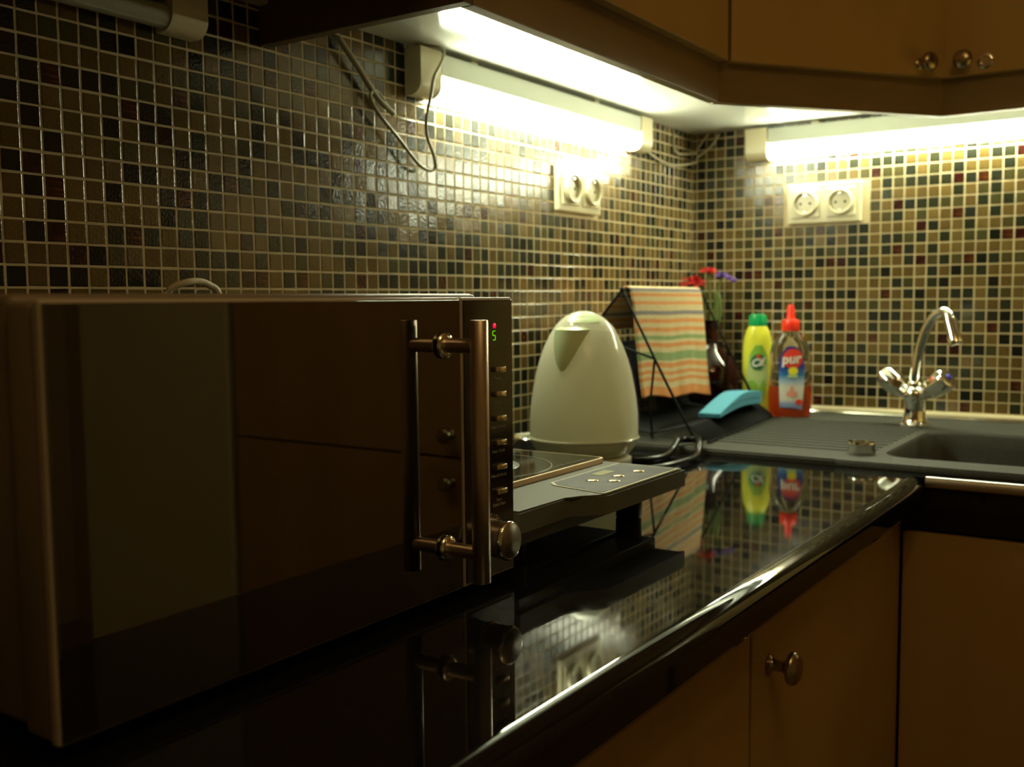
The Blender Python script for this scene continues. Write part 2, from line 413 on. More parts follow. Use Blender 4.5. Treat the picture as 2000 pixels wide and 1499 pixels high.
base_unit_left(-1.202, -.672, 'wooden base cabinet with round metal knob on its door below the worktop edge', (-1.156, -.370))
t = thing('corner_cabinet', 'wooden corner base cabinet with narrow filler strip at the inside corner', 'cabinet', (0, -.65, Zb))
bm = bmesh.new(); box(bm, (.004, -.670, Zb+.09), (.525, -.004, CT-.0425)); box(bm, (.525, -.670, Zb+.09), (FX-.020, -.626, CT-.0425))
obj('body', bm, MAT['carcass'], t)
obj('filler_strip', B((FX-.0195, -.6695, Zb+.095), (FX-.004, -.623, CT-.0425), .001), MAT['door'], t)
# right run under the sink
t = thing('sink_cabinet', 'wooden sink base cabinet with plain door below the steel edged worktop', 'cabinet', (.8, -.3, Zb))
bm = bmesh.new()
box(bm, (.528, -.60, Zb+.09), (.540, -.004, CT-.0425)); box(bm, (1.0, -.60, Zb+.09), (1.018, -.004, CT-.0425)); box(bm, (.540, -.60, Zb+.09), (1.0, -.004, Zb+.108))
obj('body', bm, MAT['door'], t)
obj('plinth', B((FX, -.55, Zb), (1.018, -.54, Zb+.0895)), MAT['gap'], t)
obj('door', B((FX-.0015, -.6195, Zb+.095), (1.014, -.602, CT-.082), .0015), MAT['door'], t)
o = obj('rail', B((FX-.0015, -.614, CT-.078), (1.014, -.602, CT-.0425), .001), MAT['black'], t); tag(o, 'black rail above the door')
# tall unit and fridge further along the back wall (seen mirrored in the oven door)
t = thing('tall_cabinet', 'tall wooden cabinet at the end of the sink worktop, seen mirrored in the oven door', 'cabinet', (1.35, -.3, Zb))
obj('body', B((1.024, -.60, Zb+.09), (1.675, -.004, 1.0)), MAT['door'], t)
obj('plinth', B((1.05, -.55, Zb), (1.675, -.004, Zb+.0895)), MAT['gap'], t)
d = obj('door', B((1.027, -.6195, Zb+.095), (1.672, -.602, -.308), .0015), MAT['door'], t); knob(d, (1.085, -.6195, -.352), (0, -1, 0))
d = obj('door', B((1.027, -.6195, -.303), (1.672, -.602, .995), .0015), MAT['door'], t); knob(d, (1.085, -.6195, -.262), (0, -1, 0))
t = thing('refrigerator', 'pale refrigerator beside the tall cabinet, seen mirrored in the oven door', 'refrigerator', (1.97, -.3, Zb))
obj('body', B((1.695, -.57, Zb+.03), (2.245, -.01, .75), .01), MAT['fridge'], t)
obj('door', B((1.695, -.62, Zb+.05), (2.245, -.573, .745), .008), MAT['fridge'], t)
obj('base_grille', B((1.70, -.56, Zb), (2.24, -.02, Zb+.029)), MAT['gap'], t)

# ------------------------------------------------------------------ upper cabinets
UZ = .340; PZ = .286; DZ = .346; UT = 1.02
t = thing('wall_cabinet', 'wooden upper cabinet on the left wall, lit white underside, plain door', 'cabinet', (0, -.9, UZ))
obj('body', B((.0025, -1.222, UZ+.0162), (.287, -.600, UT)), MAT['door'], t)
obj('bottom_panel', B((.0025, -1.222, UZ), (.287, -.600, UZ+.016)), MAT['under'], t)
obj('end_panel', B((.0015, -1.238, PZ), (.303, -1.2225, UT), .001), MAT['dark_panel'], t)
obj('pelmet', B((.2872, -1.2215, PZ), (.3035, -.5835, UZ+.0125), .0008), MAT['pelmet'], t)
obj('door', B((.3038, -1.221, DZ), (.3200, -.586, UT), .0015), MAT['door'], t)
# corner unit with diagonal front
A = Vector((.298, -.578, 0)); Cc = Vector((.556, -.232, 0))
dv = (Cc-A).normalized(); nv = Vector((dv.y, -dv.x, 0))
t = thing('corner_wall_cabinet', 'upper corner cabinet with diagonal door and a knob at its lower right', 'cabinet', (.2, -.2, UZ))
bm = bmesh.new(); prism(bm, [(.0025, -.0025), (.0025, -.5995), (.2865, -.5995), (.2865, -.572), (.546, -.222), (.546, -.0025)], UZ+.0162, UT, lambda p, d: Vector((p[0], p[1], d)))
obj('body', bm, MAT['door'], t)
bm = bmesh.new(); prism(bm, [(.0025, -.0025), (.0025, -.5995), (.2865, -.5995), (.2865, -.572), (.546, -.222), (.546, -.0025)], UZ, UZ+.016, lambda p, d: Vector((p[0], p[1], d)))
obj('bottom_panel', bm, MAT['under'], t)
def slab(a, b, off0, off1, z0, z1, n=nv):
    bm = bmesh.new(); q = [a+n*off0, b+n*off0, b+n*off1, a+n*off1]
    prism(bm, [(v.x, v.y) for v in q], z0, z1, lambda p, d: Vector((p[0], p[1], d))); return bm
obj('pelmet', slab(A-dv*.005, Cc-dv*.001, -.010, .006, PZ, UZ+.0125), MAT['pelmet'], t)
d = obj('door', slab(A+dv*.012, Cc-dv*.008, .0065, .0225, DZ, UT), MAT['door'], t)
kp = A+dv*.367+nv*.022; knob(d, (kp.x, kp.y, .3645), nv)
t = thing('wall_cabinet', 'upper cabinet above the sink lamp with a knob and a round lock on its door', 'cabinet', (.8, -.15, UZ))
obj('body', B((.5565, -.222, UZ+.0162), (1.018, -.0025, UT)), MAT['door'], t)
obj('bottom_panel', B((.5465, -.222, UZ), (1.018, -.0025, UZ+.016)), MAT['under'], t)
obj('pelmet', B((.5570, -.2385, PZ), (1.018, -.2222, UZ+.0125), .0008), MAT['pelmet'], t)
d = obj('door', B((.5640, -.255, DZ), (1.016, -.2390, UT), .0015), MAT['door'], t); knob(d, (.5965, -.255, .368), (0, -1, 0))
bm = LA([(.0125, 0), (.0125, .002), (.0105, .0035), (.0075, .0035), (.0068, .001), (.0, .001)], (.6275, -.255, .3655), 28, Vector((0, -1, 0)))
obj('lock', bm, MAT['steel'], d, smooth=True)
# neighbouring cabinet to the left, above the unlit lamp
t = thing('wall_cabinet', 'dark upper cabinet at the top left edge, above the unlit lamp', 'cabinet', (0, -1.8, .347))
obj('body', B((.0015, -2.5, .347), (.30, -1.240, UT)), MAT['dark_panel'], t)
obj('door', B((.3015, -2.49, .35), (.319, -1.242, UT), .001), MAT['door'], t)

# ------------------------------------------------------------------ fluorescent lamps
def lamp(a, b, along, out, label, lit, cord=None):
    """a..b position along the wall; along/out unit vectors"""
    al, ou = Vector(along), Vector(out); mid = al*((a+b)/2)
    t = thing('fluorescent_lamp', label, 'lamp', (mid.x, mid.y, .30), 'slim tube lamps under the wall cabinets')
    def bx(u0, u1, w0, w1, z0, z1, bev=0, seg=3):
        p, q = al*u0+ou*w0, al*u1+ou*w1
        return B((min(p.x, q.x), min(p.y, q.y), z0), (max(p.x, q.x), max(p.y, q.y), z1), bev, seg)
    o0 = .0025
    obj('housing', bx(a+.047, b-.047, o0, .0312, .3005, .333, .003), MAT['lampbody'], t)
    def endprof(u0, u1):
        pts = [(o0, .335), (.031, .335), (.032, .333)]
        for k in range(0, 9):
            an = math.radians(-90*k/8); pts.append((.014+.018*math.cos(an), .288+.018*math.sin(an)))
        pts.append((o0, .270)); bm = bmesh.new()
        prism(bm, pts, u0, u1, lambda p, d: al*d+ou*p[0]+Vector((0, 0, p[1])))
        es = [e for e in bm.edges if len(e.link_faces) == 2 and e.calc_face_angle(0) > 1.2]
        bmesh.ops.bevel(bm, geom=es, offset=.003, segments=2, affect='EDGES'); return bm
    obj('end_cap', endprof(a, a+.046), MAT['lampcap'], t, auto=35)
    obj('end_cap', endprof(b-.046, b), MAT['lampcap'], t, auto=35)
    c0, c1 = al*(a+.0465)+ou*.0165+Vector((0, 0, .2855)), al*(b-.0465)+ou*.0165+Vector((0, 0, .2855))
    obj('tube', T([c0, c0+al*.001, c0+(c1-c0)*.5, c1], .0130, 20), MAT['tube' if lit else 'tube_off'], t, smooth=True)
    for f in (.2, .72):
        u = a+(b-a)*f
        obj('bracket', bx(u-.008, u+.008, .006, .020, .3332, UZ-.0005 if lit else .3465, .001), MAT['lampcap'], t)
    return t
lamp(-.975, -.262, (0, 1, 0), (1, 0, 0), 'lit tube lamp on the left wall, its grey cord looping over the end', True)
lamp(.132, .845, (1, 0, 0), (0, -1, 0), 'lit tube lamp on the back wall above the sink and double socket', True)
lamp(-2.05, -1.337, (0, 1, 0), (1, 0, 0), 'unlit tube lamp at the top left corner of the view', False)

# ------------------------------------------------------------------ double sockets
def socket(c, along, out, label):
    al, ou, up = Vector(along), Vector(out), Vector((0, 0, 1)); c = Vector(c)
    t = thing('double_socket', label, 'socket', c, 'cream double wall sockets')
    def bx(u0, u1, w0, w1, z0, z1, bev):
        p, q = c+al*u0+ou*w0, c+al*u1+ou*w1
        return B((min(p.x, q.x), min(p.y, q.y), c.z+z0), (max(p.x, q.x), max(p.y, q.y), c.z+z1), bev, 3)
    obj('frame', bx(-.0755, .0755, 0, .009, -.0405, .0405, .003), MAT['cream'], t)
    for s in (-1, 1):
        cc = c+al*(.0355*s)
        ins = obj('insert', bx(.0355*s-.029, .0355*s+.029, .0091, .0125, -.029, .029, .0015), MAT['cream'], t)
        prof = [(.0255, .0125), (.0252, .0150), (.0235, .0168), (.0215, .0170), (.0196, .0160), (.0190, .0128), (.0188, .0008), (0, .0008)]
        # recessed cup: ring rises from the insert and drops inside
        prof = [(.0258, .0126), (.0256, .0175), (.0240, .0200), (.0218, .0202), (.0200, .0190), (.0194, .0150), (.0192, .0130), (0, .0130)]
        obj('cup', LA(prof, cc, 36, ou), MAT['cream'], ins, smooth=True, auto=50)
        for k in (-1, 1): obj('pin_hole', LA([(.0026, .0130), (.0026, .0134), (0, .0134)], cc+al*(.0095*k), 12, ou), MAT['gap'], ins)
        for k in (-1, 1):
            bm = bmesh.new(); p0 = cc+up*(.0172*k); qa, qb = p0-al*.003+ou*.0135-up*.0012, p0+al*.003+ou*.0180+up*.0012
            box(bm, (min(qa.x, qb.x), min(qa.y, qb.y), qa.z), (max(qa.x, qb.x), max(qa.y, qb.y), qb.z)); obj('earth_clip', bm, MAT['steel'], ins)
socket((.0008, -.505, .178), (0, 1, 0), (1, 0, 0), 'double socket on the left wall, just below the lit tube lamp')
socket((.290, -.0008, .175), (1, 0, 0), (0, -1, 0), 'double socket on the back wall, left of the tap')

# ------------------------------------------------------------------ cords on the wall
def U(px, py, ax, v):
    a, b = (px-1000)/F, (749.5-py)/F; d = fwd+rgt*a+upv*b; C0 = Vector((CX, CY, CZ)); return C0+d*((v-C0[ax])/d[ax])
pts = [U(660, 70, 0, .010), U(672, 90, 0, .012), U(705, 140, 0, .012), U(735, 188, 0, .012), U(768, 222, 0, .012)]
t = thing('lamp_cord', 'grey lamp cord hanging in a long loop at the left end of the lit lamp', 'cord', pts[0])
obj('sleeve', T(spline(pts, 6), .0042, 8), MAT['cord'], t, smooth=True)
pts = [U(760, 212, 0, .012), U(740, 182, 0, .012), U(728, 178, 0, .013), U(724, 192, 0, .014), U(742, 225, 0, .014), U(782, 275, 0, .014), U(815, 318, 0, .015), U(838, 333, 0, .016), U(850, 326, 0, .019), U(846, 300, 0, .026), U(834, 265, 0, .032), U(833, 230, 0, .037), U(842, 185, 0, .040), U(848, 150, 0, .040), U(864, 118, 0, .040), U(866, 100, 0, .038), U(852, 91, 0, .034), U(830, 89, 0, .024), U(812, 92, 0, .012)]
obj('cable', T(spline(pts, 6), .0024, 8), MAT['cord'], t, smooth=True)
pts = [U(1248, 286, 0, .014), U(1262, 294, 0, .010), U(1290, 314, 0, .010), U(1318, 323, 0, .012), Vector((.02, -.03, .276)), U(1362, 308, 1, -.012), U(1388, 288, 1, -.012), U(1405, 262, 1, -.012)]
t = thing('lamp_cord', 'thin cream cord sagging across the tiled corner between the two lit lamps', 'cord', pts[0])
obj('cable', T(spline(pts, 6), .0020, 6), MAT['cordw'], t, smooth=True)
pts = [U(1318, 262, 0, .006), U(1316, 280, 0, .006), U(1324, 300, 0, .010), Vector((.014, -.02, .297)), U(1358, 300, 1, -.010), U(1370, 280, 1, -.010), U(1384, 262, 1, -.010)]
obj('cable', T(spline(pts, 6), .0018, 6), MAT['cordw'], t, smooth=True)
pts = [(.016, -1.47, -.10), (.020, -1.455, -.03), U(318, 580, 0, .035), U(335, 563, 0, .04), U(360, 553, 0, .045), U(385, 550, 0, .045), U(408, 557, 0, .045), U(428, 580, 0, .045), (.035, -1.342, -.06), (.02, -1.335, -.16), (.02, -1.33, CT+.006)]
MWCORD = pts

# ------------------------------------------------------------------ microwave oven
MX, MY0, MY1, MZ0, MZ1 = .444, -1.7905, -1.3585, -.2525, -.0135
mw = thing('microwave_oven', 'microwave oven with dark mirrored glass door and brushed bar handle', 'microwave', (.3, -1.575, CT))
bm = B((.115, MY0+.004, MZ0+.002), (.408, MY1-.004, MZ1+.003), .006, 3)
obj('case', bm, MAT['mwcase'], mw, auto=40)
for x in (.15, .37):
    for y in (MY0+.04, MY1-.04): obj('foot', LA([(.012, CT+.0004), (.013, CT+.003), (.013, MZ0+.003)], (x, y, 0), 16), MAT['black'], mw)
obj('front_frame', B((.4085, MY0+.001, MZ0+.001), (.434, MY1-.001, MZ1-.001), .004, 3), MAT['mwbezel'], mw, auto=40)
DY = -1.4335
dr = obj('door', B((.4345, MY0+.0005, MZ0+.0005), (.4415, DY, MZ1-.0005), .002, 3), MAT['mwframe'], mw)
obj('door_glass', B((.4400, MY0+.0024, MZ0+.0024), (.4430, DY-.0022, MZ1-.0026), .0006), MAT['glass_black'], dr)
cp = obj('control_panel', B((.4345, DY+.0012, MZ0+.0005), (.4415, MY1-.0005, MZ1-.0005), .002, 3), MAT['mwframe'], mw)
obj('panel_face', B((.4400, DY+.0035, MZ0+.0035), (.4428, MY1-.0028, MZ1-.0028), .0006), MAT['panel_black'], cp)
obj('power_cord', T(spline(MWCORD, 7), .0038, 8), MAT['cordw'], mw, smooth=True)
# handle
HYc = -1.458
h = obj('handle', T([(.478, HYc, -.0315), (.478, HYc, -.0320), (.478, HYc, -.14), (.478, HYc, -.2355), (.478, HYc, -.2360)], [.0066, .0071, .0071, .0071, .0066], 28), MAT['brushed'], mw, smooth=True, auto=50)
for z in (-.0515, -.2130):
    s = obj('standoff', T([(.443, HYc, z), (.4735, HYc, z)], .0057, 20), MAT['brushed'], h, smooth=True, auto=50)
    r = obj('collar', LA([(.0060, .0001), (.0090, .0003), (.0104, .0018), (.0104, .0028), (.0088, .0044), (.0060, .0046)], (.4430, HYc, z), 28, Vector((1, 0, 0))), MAT['chrome'], h, smooth=True)
# buttons + print
yb = -1.3825; zb = [-.0749, -.0958, -.1165, -.1372, -.1582, -.1792]
names = ['Power', 'Clock', 'Auto Defrost', 'Auto Cook', 'Menu/Defrost', 'Start']
for z, s in zip(zb, names):
    bm = bmesh.new(); box(bm, (.4425, yb-.0068, z-.0022), (.4468, yb+.0068, z+.0026), .0010, 3)
    obj('button', bm, MAT['button'], cp, auto=50)
    bm = text_bm(s, .0040, basis((.4430, yb-.001, z-.0072), (0, 1, 0), (0, 0, 1)), .00008)
    obj('lettering', bm, MAT['label'], cp)
obj('lettering', text_bm('Quick Start', .0040, basis((.4430, yb-.001, zb[-1]-.0112), (0, 1, 0), (0, 0, 1)), .00008), MAT['label'], cp)
# dial with printed arc
dc = Vector((.4428, -1.3975, -.2172))
arc = 'TIME WEIGHT'
for k, ch in enumerate(arc):
    if ch == ' ': continue
    a = math.radians(152-k*11.6); rr = .0192
    pos = Vector((.4430, dc.y+math.cos(a)*rr, dc.z+math.sin(a)*rr))
    obj('lettering', text_bm(ch, .0046, basis(pos, (0, math.sin(a), -math.cos(a)), (0, math.cos(a), math.sin(a))), .00008), MAT['label'], cp)
pr = [(.0172, 0), (.0172, .0010), (.0158, .0012), (.0154, .0168), (0, .0168)]
dl = obj('dial', LA(pr, dc, 48, Vector((1, 0, 0))), MAT['brushed'], cp, smooth=True, auto=40)
bm = LA([(.0154, .0169), (.0163, .0176), (.0168, .0190), (.0163, .0206), (.0150, .0221), (.0144, .0221), (.0144, .0169)], dc, 40, Vector((1, 0, 0)), cap=False)
obj('dial_rim', bm, MAT['chrome'], cp)
obj('dial_face', LA([(.0144, .0219), (.0144, .0223), (0, .0223)], dc, 40, Vector((1, 0, 0))), nm('dial_face_metal', (.20, .165, .095), .5, .6), cp)
# display: red dot and green 5 made of segments
obj('indicator_dot', LA([(.0022, 0), (.0022, .0004), (0, .0004)], (.4430, -1.3882, -.0378), 16, Vector((1, 0, 0))), MAT['dotred'], cp)
bm = bmesh.new(); y0, z0, w, hh = -1.3886, -.0460, .0019, .0038
for (ya, za, yb2, zb2) in ((-w, hh, w, hh), (-w, 0, w, 0), (-w, -hh, w, -hh), (-w, 0, -w, hh), (w, -hh, w, 0)):
    g = .0006 if ya == yb2 else 0; g2 = .0006 if ya != yb2 else 0
    box(bm, (.4430, y0+ya+g2-.00035+ (0 if ya == yb2 else 0), z0+za+g-.00035), (.4433, y0+yb2-g2+.00035, z0+zb2-g+.00035))
obj('display_digit', bm, MAT['dotgreen'], cp)

# ------------------------------------------------------------------ portable cooktop
ZT = -.205; cx0, cx1, cyA, cyB = .125, .438, -1.345, -1.058
ck = thing('portable_cooktop', 'grey portable cooktop with dark glass plate between microwave and kettle', 'cooktop', (.28, -1.2, CT))
# body outline with the keypad step on the front edge
out = [(cx0, cyA), (cx1, cyA), (cx1, -1.268), (cx1+.001, -1.262), (cx1+.004, -1.256), (cx1+.009, -1.250), (cx1+.015, -1.244), (cx1+.020, -1.239), (cx1+.024, -1.234), (cx1+.026, -1.228), (cx1+.026, cyB+.006), (cx1+.021, cyB), (cx0, cyB)]
bm = bmesh.new(); prism(bm, out, ZT-.020, ZT, lambda p, d: Vector((p[0], p[1], d)))
es = [e for e in bm.edges if all(abs(v.co.z-ZT) < 1e-5 for v in e.verts)]
bmesh.ops.bevel(bm, geom=es, offset=.002, segments=2, affect='EDGES')
obj('housing', bm, MAT['cookgrey'], ck, auto=30)
obj('base_tub', B((cx0+.008, cyA+.006, ZT-.038), (cx1-.045, cyB-.012, ZT-.0202), .003), MAT['black'], ck)
obj('front_skirt', B((cx1-.0445, cyA+.002, ZT-.034), (cx1-.004, cyB-.006, ZT-.0202), .002), MAT['black'], ck)
for x in (cx0+.03, cx1-.030):
    for y in (cyA+.03, cyB-.022):
        obj('foot', LA([(.0135, CT+.0004), (.0145, CT+.002), (.0150, ZT-.0345)], (x, y, 0), 20), MAT['black'], ck, auto=40)
gx0, gx1, gy0, gy1 = cx0+.008, .368, cyA+.008, cyB-.003
bm = bmesh.new(); prism(bm, rrect(gx0, gy0, gx1, gy1, .008), ZT+.0003, ZT+.0056, lambda p, d: Vector((p[0], p[1], d)))
obj('trim_frame', bm, MAT['cooktrim'], ck, auto=30)
bm = bmesh.new(); prism(bm, rrect(gx0+.0032, gy0+.0032, gx1-.0032, gy1-.0032, .006), ZT+.0057, ZT+.0060, lambda p, d: Vector((p[0], p[1], d)))
gl = obj('glass_plate', bm, MAT['cookglass'], ck, auto=30)
def ring(r0, r1, c, z, n=64, th=.0002):
    return LA([(r1, 0), (r1, th), (r0, th), (r0, 0), (r1, 0)], (c[0], c[1], z), n, cap=False)
gc = (.272, -1.190)
obj('zone_ring', ring(.035, .052, gc, ZT+.0061), MAT['cookring'], gl)
obj('zone_ring', ring(.0865, .088, gc, ZT+.0061), MAT['cookring'], gl)
obj('plate_lettering', text_bm('CAUTION  HOT SURFACE', .006, basis((gx1-.012, gc[1]+.065, ZT+.0062), (0, 1, 0), (-1, 0, 0)), .00008), MAT['cookring'], gl)
kx0, kx1, ky0, ky1 = .386, .461, -1.222, -1.064
def quadp(z0, z1, s):
    k = [(kx0+s, ky0+.012+s), (kx0+.010+s, ky0+.002+s), (kx1-.002-s, ky0-.010+s), (kx1-s, ky0-.008+s), (kx1-s, ky1-s), (kx0+s, ky1-s)]
    bm = bmesh.new(); prism(bm, k, z0, z1, lambda p, d: Vector((p[0], p[1], d))); return bm
kb = obj('keypad_border', quadp(ZT+.0001, ZT+.0008, 0), MAT['padline'], ck)
obj('keypad', quadp(ZT+.0009, ZT+.0012, .0026), MAT['padgrey'], kb)
obj('display_window', B((.398, -1.150, ZT+.0013), (.412, -1.118, ZT+.0016)), nm('lcd_window', (.34, .35, .14), .3), kb)
for x, y in ((.418, -1.180), (.438, -1.170), (.428, -1.142), (.432, -1.104)):
    obj('key', LA([(.0068, ZT+.0013), (.0064, ZT+.0019), (.0035, ZT+.0023), (0, ZT+.0024)], (x, y, 0), 20), MAT['button'], kb, smooth=True)

# ------------------------------------------------------------------ kettle
KX, KY = .187, -.800
kt = thing('kettle', 'ivory egg-shaped electric kettle with mint green spout behind the cooktop', 'kettle', (KX, KY, CT))
obj('power_base', LA([(.066, CT+.0005), (.070, CT+.004), (.070, CT+.014), (.064, CT+.018), (.0, CT+.018)], (KX, KY, 0), 48), MAT['kettle'], kt, smooth=True, auto=50)
kprof = [(.0, .0185), (.060, .0185), (.068, .022), (.0745, .030), (.0785, .038), (.0795, .042)]
obj('lower_shell', LA([(r, CT+h_) for r, h_ in kprof], (KX, KY, 0), 64, cap=False), MAT['kettle'], kt, smooth=True)
obj('seam_ring', LA([(.0796, CT+.0421), (.0815, CT+.0428), (.0822, CT+.0442), (.0812, CT+.0456), (.0796, CT+.0460)], (KX, KY, 0), 64), MAT['kettle'], kt, smooth=True)
bp = [(.0797, .0462), (.0797, .060), (.0790, .080), (.0770, .100), (.0738, .120), (.0698, .140), (.0642, .160), (.0575, .178), (.0500, .194), (.0455, .201)]
obj('body', LA([(r, CT+h_) for r, h_ in bp], (KX, KY, 0), 72, cap=False), MAT['kettle'], kt, smooth=True)
lp = [(.0453, .2015), (.0405, .2085), (.034, .2155), (.026, .2215), (.017, .226), (.008, .2285), (0, .229)]
ld = obj('lid', LA([(r, CT+h_) for r, h_ in lp], (KX, KY, 0), 64, cap=False), MAT['kettle'], kt, smooth=True)
# spout direction: towards the camera, a little left
sd = (Vector((CX, CY, 0))-Vector((KX, KY, 0))).normalized(); sd0 = sd.copy(); sd = Matrix.Rotation(math.radians(-27), 3, 'Z') @ sd
sp = sd.cross(Vector((0, 0, 1)))
bm = bmesh.new()
def body_r(hh):
    for (r1, h1), (r2, h2) in zip(bp, bp[1:]):
        if h1 <= hh <= h2: return r1+(r2-r1)*(hh-h1)/(h2-h1)
    return bp[-1][0] if hh > bp[-1][1] else bp[0][0]
rows = []
for k in range(9):
    f = k/8; hh = .203-.058*f; wd = .0275*(1-f)**.75+.003; r = body_r(min(hh, .201))
    row = []
    for s in range(9):
        a = (s-4)/4; off = wd*a; prj = (1-abs(a)**2.2)*(.0135*(1-f)**.9+.003)
        ph = off/r; base = sd*(r*math.cos(ph))+sp*(r*math.sin(ph))
        row.append(bm.verts.new(Vector((KX, KY, CT+hh))+base+sd*prj-sd*.0006))
    rows.append(row)
for a, b in zip(rows, rows[1:]):
    for s in range(8): bm.faces.new((a[s], a[s+1], b[s+1], b[s]))
top = rows[0]; ce = [bm.verts.new(Vector((KX, KY, CT+.2025))+(v.co-Vector((KX, KY, v.co.z)))*.8+Vector((0, 0, .004))) for v in top]
for s in range(8): bm.faces.new((top[s], top[s+1], ce[s+1], ce[s]))
obj('spout', bm, MAT['mint'], kt, smooth=True)
# mint finger recess on the lid: a lens shape tilted towards the camera
sp0 = sd0.cross(Vector((0, 0, 1))); bm = bmesh.new(); lens = []
for k in range(24):
    a = 2*PI*k/24; lens.append((math.copysign(abs(math.cos(a))**1.0, math.cos(a))*.0235, math.copysign(abs(math.sin(a))**1.35, math.sin(a))*.0115))
def lid_h(r):
    for (r1, h1), (r2, h2) in zip(lp, lp[1:]):
        if r2 <= r <= r1: return h1+(h2-h1)*(r1-r)/(r1-r2+1e-9)
    return lp[0][1]
lv = []
for q_ in (1, .8, .6, .4, .2):
    rg_ = []
    for u, v in lens:
        p = sp0*(u*q_)+sd0*(.0265+v*q_); rg_.append(bm.verts.new(Vector((KX, KY, CT+lid_h(min(p.length, .0452))+.0012-.0016*(1-q_)))+p))
    lv.append(rg_)
cv = bm.verts.new(Vector((KX, KY, CT+lid_h(.0265)+.0012-.0016))+sd0*.0265)
for a, b in zip(lv, lv[1:]):
    for k in range(24): bm.faces.new((a[k], a[(k+1) % 24], b[(k+1) % 24], b[k]))
for k in range(24): bm.faces.new((lv[-1][k], lv[-1][(k+1) % 24], cv))
obj('lid_grip', bm, MAT['mint'], ld, smooth=True)
# violet water gauge and handle at the back
gd = Matrix.Rotation(math.radians(99), 3, 'Z') @ (Vector((CX, CY, 0))-Vector((KX, KY, 0))).normalized()
bm = bmesh.new(); rows = []
for k in range(12):
    hh = .055+.105*k/11; r = body_r(hh)+.0025; row = []
    for s in range(-3, 4):
        a = s*.045; v = Matrix.Rotation(a, 3, 'Z') @ gd; row.append(bm.verts.new(Vector((KX, KY, CT+hh))+v*(r-(.0030 if abs(s) == 3 else 0))))
    rows.append(row)
for a, b in zip(rows, rows[1:]):
    for s in range(6): bm.faces.new((a[s], a[s+1], b[s+1], b[s]))
obj('water_gauge', bm, MAT['purple'], kt, smooth=True)
hd = -sd
pts = [Vector((KX, KY, CT+.200))+hd*.040, Vector((KX, KY, CT+.205))+hd*.065, Vector((KX, KY, CT+.185))+hd*.098, Vector((KX, KY, CT+.130))+hd*.112, Vector((KX, KY, CT+.075))+hd*.100, Vector((KX, KY, CT+.050))+hd*.076]
obj('handle', T(spline(pts, 6), .0095, 14), MAT['kettle'], kt, smooth=True)

# small chrome pot behind, between microwave and kettle
q = U(1003, 884, 2, CT); pc = Vector((max(q.x, .052), q.y, CT))
pt = thing('chrome_pot', 'small shiny chrome pot partly hidden between microwave and kettle', 'pot', pc)
obj('pot_body', LA([(.0, .0005), (.022, .0005), (.029, .006), (.033, .016), (.034, .026), (.033, .027), (.031, .018), (.0, .004)], pc, 40), MAT['chrome'], pt, smooth=True)
obj('rim', LA([(.0342, .0272), (.0352, .028), (.0342, .029), (.0332, .028), (.0342, .0272)], pc, 40, cap=False), MAT['chrome'], pt, smooth=True)

# black power cord loop lying on the worktop and sink edge
cpts = [(.262, -.870, CT+.0075), (.285, -.835, CT+.0065), (.306, -.785, CT+.0065), (.312, -.735, CT+.0065), (.312, -.69, CT+.0065), (.302, -.650, CT+.008), (.292, -.622, ST+.010), (.281, -.597, ST+.0085), (.264, -.580, ST+.0085), (.250, -.592, ST+.0085), (.252, -.615, ST+.010), (.258, -.65, CT+.009), (.266, -.69, CT+.0065), (.262, -.728, CT+.0065), (.245, -.752, CT+.0065), (.21, -.705, CT+.0065)]
cc = thing('power_cord', 'thick black power cord looped beside the kettle on the sink edge', 'cord', cpts[0])
obj('cable', T(spline(cpts, 6), .0052, 10), MAT['blackcord'], cc, smooth=True)

# ------------------------------------------------------------------ sink
SX0, SX1, SY0, SY1 = .03, 1.012, -.612, -.030
sk = thing('sink', 'dark grey composite sink with ribbed drainer and deep bowl', 'sink', (.5, -.3, CT))
N = 7
inner = rrect(.546, -.548, .990, -.205, .045, N)
bm = bmesh.new()
def onrect(p):   # project direction from bowl centre onto outer rectangle (right part)
    return p
# drainer part + frame of quads around the bowl
outer = rrect(.4999, SY0, SX1, SY1, .0008, N)
ti = [bm.verts.new((x, y, ST)) for x, y in inner]; to = [bm.verts.new((x, y, ST)) for x, y in outer]
n = len(inner)
for k in range(n): bm.faces.new((to[k], to[(k+1) % n], ti[(k+1) % n], ti[k]))
lower = []
for zz, s in ((ST-.004, .003), (ST-.03, .007), (ST-.13, .016), (ST-.155, .035)):
    rr = rrect(.546+s, -.548+s, .990-s, -.205-s, .045, N); lower.append([bm.verts.new((x, y, zz)) for x, y in rr])
prev = ti
for rg in lower:
    for k in range(n): bm.faces.new((prev[k], prev[(k+1) % n], rg[(k+1) % n], rg[k]))
    prev = rg
bm.faces.new(prev)
lo_ = [bm.verts.new((x, y, CT+.0005)) for x, y in outer]
for k in range(n): bm.faces.new((to[k], lo_[k], lo_[(k+1) % n], to[(k+1) % n]))
o = obj('bowl', bm, MAT['sink'], sk)
for f in o.data.polygons: f.use_smooth = abs(f.normal.z) < .8 and f.center.z+CT < ST-.004
bm = bmesh.new(); dp = [(SX0, SY0+.012), (SX0+.012, SY0), (.5, SY0), (.5, SY1), (SX0+.012, SY1), (SX0, SY1-.012)]
prism(bm, dp, CT+.0005, ST, lambda p, d: Vector((p[0], p[1], d)))
es = [e for e in bm.edges if all(abs(v.co.z-ST) < 1e-6 for v in e.verts) and not all(abs(v.co.x-.5) < 1e-6 for v in e.verts)]
bmesh.ops.bevel(bm, geom=es, offset=.003, segments=3, affect='EDGES')
obj('drainer', bm, MAT['sink'], sk, auto=30)
bm = bmesh.new()
